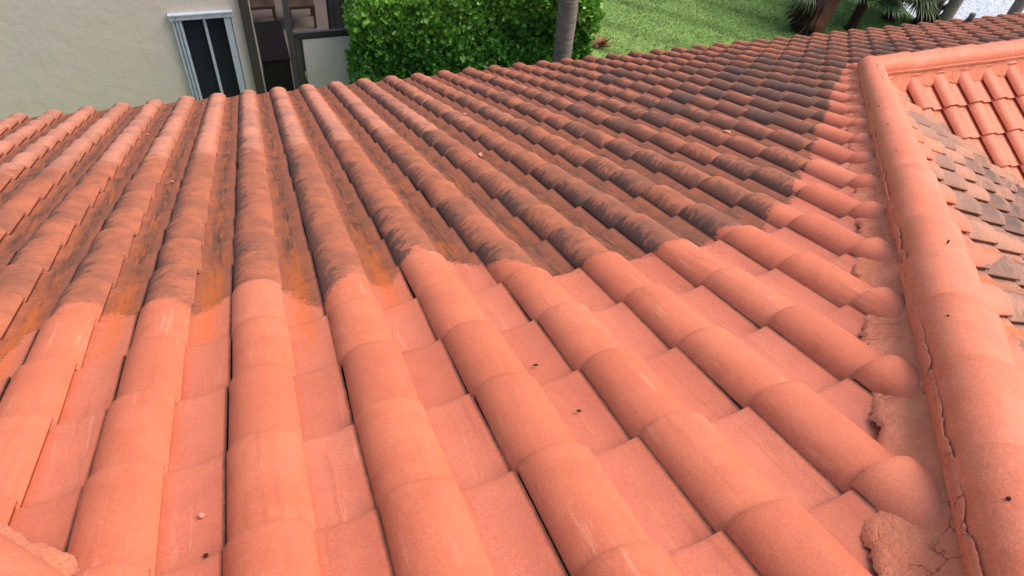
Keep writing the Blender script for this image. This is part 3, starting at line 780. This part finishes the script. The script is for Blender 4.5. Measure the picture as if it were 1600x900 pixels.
def crown(name, specs, parent, mat=M_FR, young=.3):
    VV, FF, LV = [], [], []
    for (b, d, sl, fr, dr) in specs:
        V, F = fan_leaf(b, d, sl, fr, droop=dr); k = len(VV); VV += [tuple(v) for v in V]; FF += [tuple(q+k for q in f) for f in F]
        r = random.random(); LV += [(r, random.random()*young, 0)]*len(V)
    me = bpy.data.meshes.new(name); me.from_pydata(VV, [], FF)
    at = me.attributes.new('lv', 'FLOAT_VECTOR', 'POINT'); at.data.foreach_set('vector', np.array(LV, np.float32).ravel())
    return link(name, me, mat, parent)
def ring_specs(c, n, sl, fr, el=(-.5, .9), dr=.5):
    out = []
    for i in range(n):
        a = 2.4*i+random.uniform(-.3, .3); e = el[0]+(el[1]-el[0])*((i+.5)/n)
        out.append((Vector(c)+Vector((0, 0, random.uniform(-.08, .08))), (math.cos(a)*math.cos(e), math.sin(a)*math.cos(e), math.sin(e)), sl*random.uniform(.85, 1.15), fr*random.uniform(.85, 1.1), dr))
    return out
def palm(base, top, r0, r1, label, cat, group, mat, nf, sl, fr, el=(-.5, .9), dr=.5, extra=(), boots=None, skirt=None):
    e = empty('palm_tree', base, label=label, cat=cat, group=group)
    b, t = Vector(base), Vector(top); pts, rad = [], []
    for i in range(15):
        f = i/14; pts.append(b.lerp(t, f)+Vector((math.sin(f*3)*.03, math.cos(f*2.3)*.03, 0))); rad.append(r0+(r1-r0)*f+(.04 if i == 0 else 0)+random.uniform(-.006, .006))
    MB().tube(pts, rad, 20, wob=.03).build('trunk', mat, e)
    if boots:
        bb = MB()
        for k in range(boots[0]):
            f = boots[1]+(boots[2]-boots[1])*k/boots[0]; c = b.lerp(t, f); a = 2.4*k; r = r0+(r1-r0)*f
            o = Vector((math.cos(a), math.sin(a), 0)); bb.tube([c+o*r*.7, c+o*(r+.05)+Vector((0, 0, .09)), c+o*(r+.10)+Vector((0, 0, .20))], [.06, .045, .015], 6)
        bb.build('leaf_base', boots[3], e)
    crown('crown', ring_specs(t, nf, sl, fr, el, dr)+list(extra), e)
    return e
# grey trunk before the hedge
palm((3.98, 8.22, GZ), (3.70, 8.18, -.6), .125, .155, 'smooth grey palm trunk standing in front of the hedge', 'palm tree', None, M_GREY, 16, .7, .75, (.0, 1.2), .4)
# fan palm with reddish trunk
def away(x, y, z): return Vector((x, y, z))
pl1 = palm((11.05, 10.85, GZ), (12.1, 11.5, -3.4), .30, .26, 'fan palm with a thick reddish brown trunk and drooping fronds', 'palm tree', None, M_RED, 14, .8, .85, (.1, 1.2), .5,
    extra=[((10.95, 10.95, -4.95), (-.85, .05, -.10), .25, .60, .9), ((11.0, 11.0, -4.8), (-.9, .3, .1), .30, .6, .9)],
    )
sk = MB()
for k in range(60):        # skirt of dead brown leaf stalks round the foot
    a = random.uniform(2.1, 4.4); r = random.uniform(.2, .55); z = random.uniform(-5.75, -5.0)
    p = Vector((11.12+math.cos(a)*.22, 10.9+math.sin(a)*.22, z)); q = p+Vector((math.cos(a)*r*.8-.05, math.sin(a)*r*.6, -random.uniform(.1, .5)))
    sk.tube([p, (p+q)/2+Vector((0, 0, .06)), q], [.03, .025, .006], 5)
sk.build('dead_leaf_skirt', M_DKB, pl1)
# low fan palms by the lake
palm((13.35, 10.95, GZ), (13.45, 11.1, -5.05), .13, .12, 'low bushy fan palm between the reddish palm and the lake', 'palm tree', None, M_DKB, 30, .45, .78, (-.35, 1.2), .35)
palm((12.1, 10.72, GZ), (12.15, 10.8, -4.95), .11, .10, 'low fan palm behind the reddish trunk', 'palm tree', None, M_DKB, 18, .45, .7, (-.2, 1.2), .35)
# dark shaggy trunk and two grey trunks by the water
palm((14.0, 10.55, GZ), (14.9, 11.5, -3.4), .20, .22, 'shaggy dark brown palm trunk leaning at the lake edge', 'palm tree', None, M_DKB, 12, .8, .9, (.2, 1.3), .4, boots=(40, .05, .8, M_DKB))
palm((14.05, 10.15, GZ+.0), (14.6, 10.55, -1.4), .135, .125, 'plain grey palm trunk next to the shaggy trunk', 'palm tree', 'grey palm trunks by the lake', M_GREY, 12, .8, .9, (.3, 1.3), .4)
palm((15.75, 9.9, GZ-.5), (16.1, 10.25, -1.4), .13, .12, 'plain grey palm trunk standing alone at the far right before bright water', 'palm tree', 'grey palm trunks by the lake', M_GREY, 12, .8, .9, (.3, 1.3), .4)
# palm whose frond tips hang into the top of the frame
palm((9.6, 13.9, GZ), (9.35, 13.5, -3.3), .15, .13, 'fan palm out on the lawn, only its hanging frond tips in view', 'palm tree', None, M_GREY, 16, .8, .8, (.1, 1.2), .5,
    extra=[((9.0, 12.95, -3.75), (.1, -.55, -.55), .35, .6, .6)])
# orange bromeliad at the hedge foot
br = MB()
for k in range(22):
    a = k*2.4; el = random.uniform(.3, 1.2); L = random.uniform(.22, .38); c = Vector((6.15, 11.02, GZ))
    dv = Vector((math.cos(a)*math.cos(el), math.sin(a)*math.cos(el), math.sin(el))); sv = dv.cross(Vector((0, 0, 1))).normalized()
    p1 = c+dv*L*.5; p2 = c+dv*L-Vector((0, 0, .05))
    vs = [br.bm.verts.new(v) for v in (c-sv*.015, c+sv*.015, p1+sv*.026, p2, p1-sv*.026)]; br.bm.faces.new(vs)
bmesh.ops.solidify(br.bm, geom=br.bm.faces[:], thickness=.003)
tag(br.build('bromeliad', plain('bromeliad_leaf', (.30, .085, .035), .5, .3, 12, col2=(.12, .10, .03))), 'small orange red spiky plant on the lawn right of the hedge', 'plant')

# ------------------------------------------------------------------ loose chips on the roof
M_CHIP = plain('broken_clay', (.66, .28, .20), .85, .1, 60, .2)
chips = [((2.67, 10.68), .030, 'pale broken tile chip in the upper middle of the big slope'), ((3.63, 15.2), .032, 'orange tile chip nearest the hedge, high in a brown pan'),
    ((7.53, 9.33), .034, 'long pale chip lying between dark tiles right of centre'), ((-2.17, 1.56), .011, 'small round chip lowest left on the washed pan'),
    ((-1.83, 2.18), .010, 'small pale chip on the roll below the rust stains'), ((-2.13, 1.18), .009, 'tiny elongated chip by the bottom left pan'),
    ((.75, 1.64), .009, 'tiny dark chip low on the washed centre tiles'), ((.70, 2.51), .010, 'tiny brown chip just above the centre tiles'),
    ((-4.29, 18.0), .022, 'pale crumb in a brown pan at the upper left'), ((-3.19, 11.9), .018, 'pale crumb in the left pan halfway down the slope')]
for (uv, r, lab) in chips:
    u, v = uv; fx = u-math.floor(u); fs = 1-(v/RV-math.floor(v/RV))
    base = .15*math.sqrt(max(0, 1-((fx-.27)/.3)**2)) if fx < .55 else -.035
    h = base-.088*fs+.02+(r/W)*.15
    c = Vector([float(q) for q in slopeA(u, v, h)])
    bm = bmesh.new(); bmesh.ops.create_icosphere(bm, subdivisions=1, radius=r)
    for vv in bm.verts: vv.co = Vector((vv.co.x*random.uniform(.7, 1.1), vv.co.y*random.uniform(.45, .75), vv.co.z*random.uniform(.25, .45)))
    bmesh.ops.rotate(bm, verts=bm.verts, matrix=Matrix.Rotation(-PA, 3, 'X') @ Matrix.Rotation(random.uniform(0, 3), 3, 'Z'))
    me = bpy.data.meshes.new('tile_chip'); bm.to_mesh(me); bm.free()
    o = link('tile_chip', me, M_CHIP if not lab.startswith('tiny') else M_UNDER); o.location = c
    tag(o, lab, 'tile chip', 'loose chips on the roof')
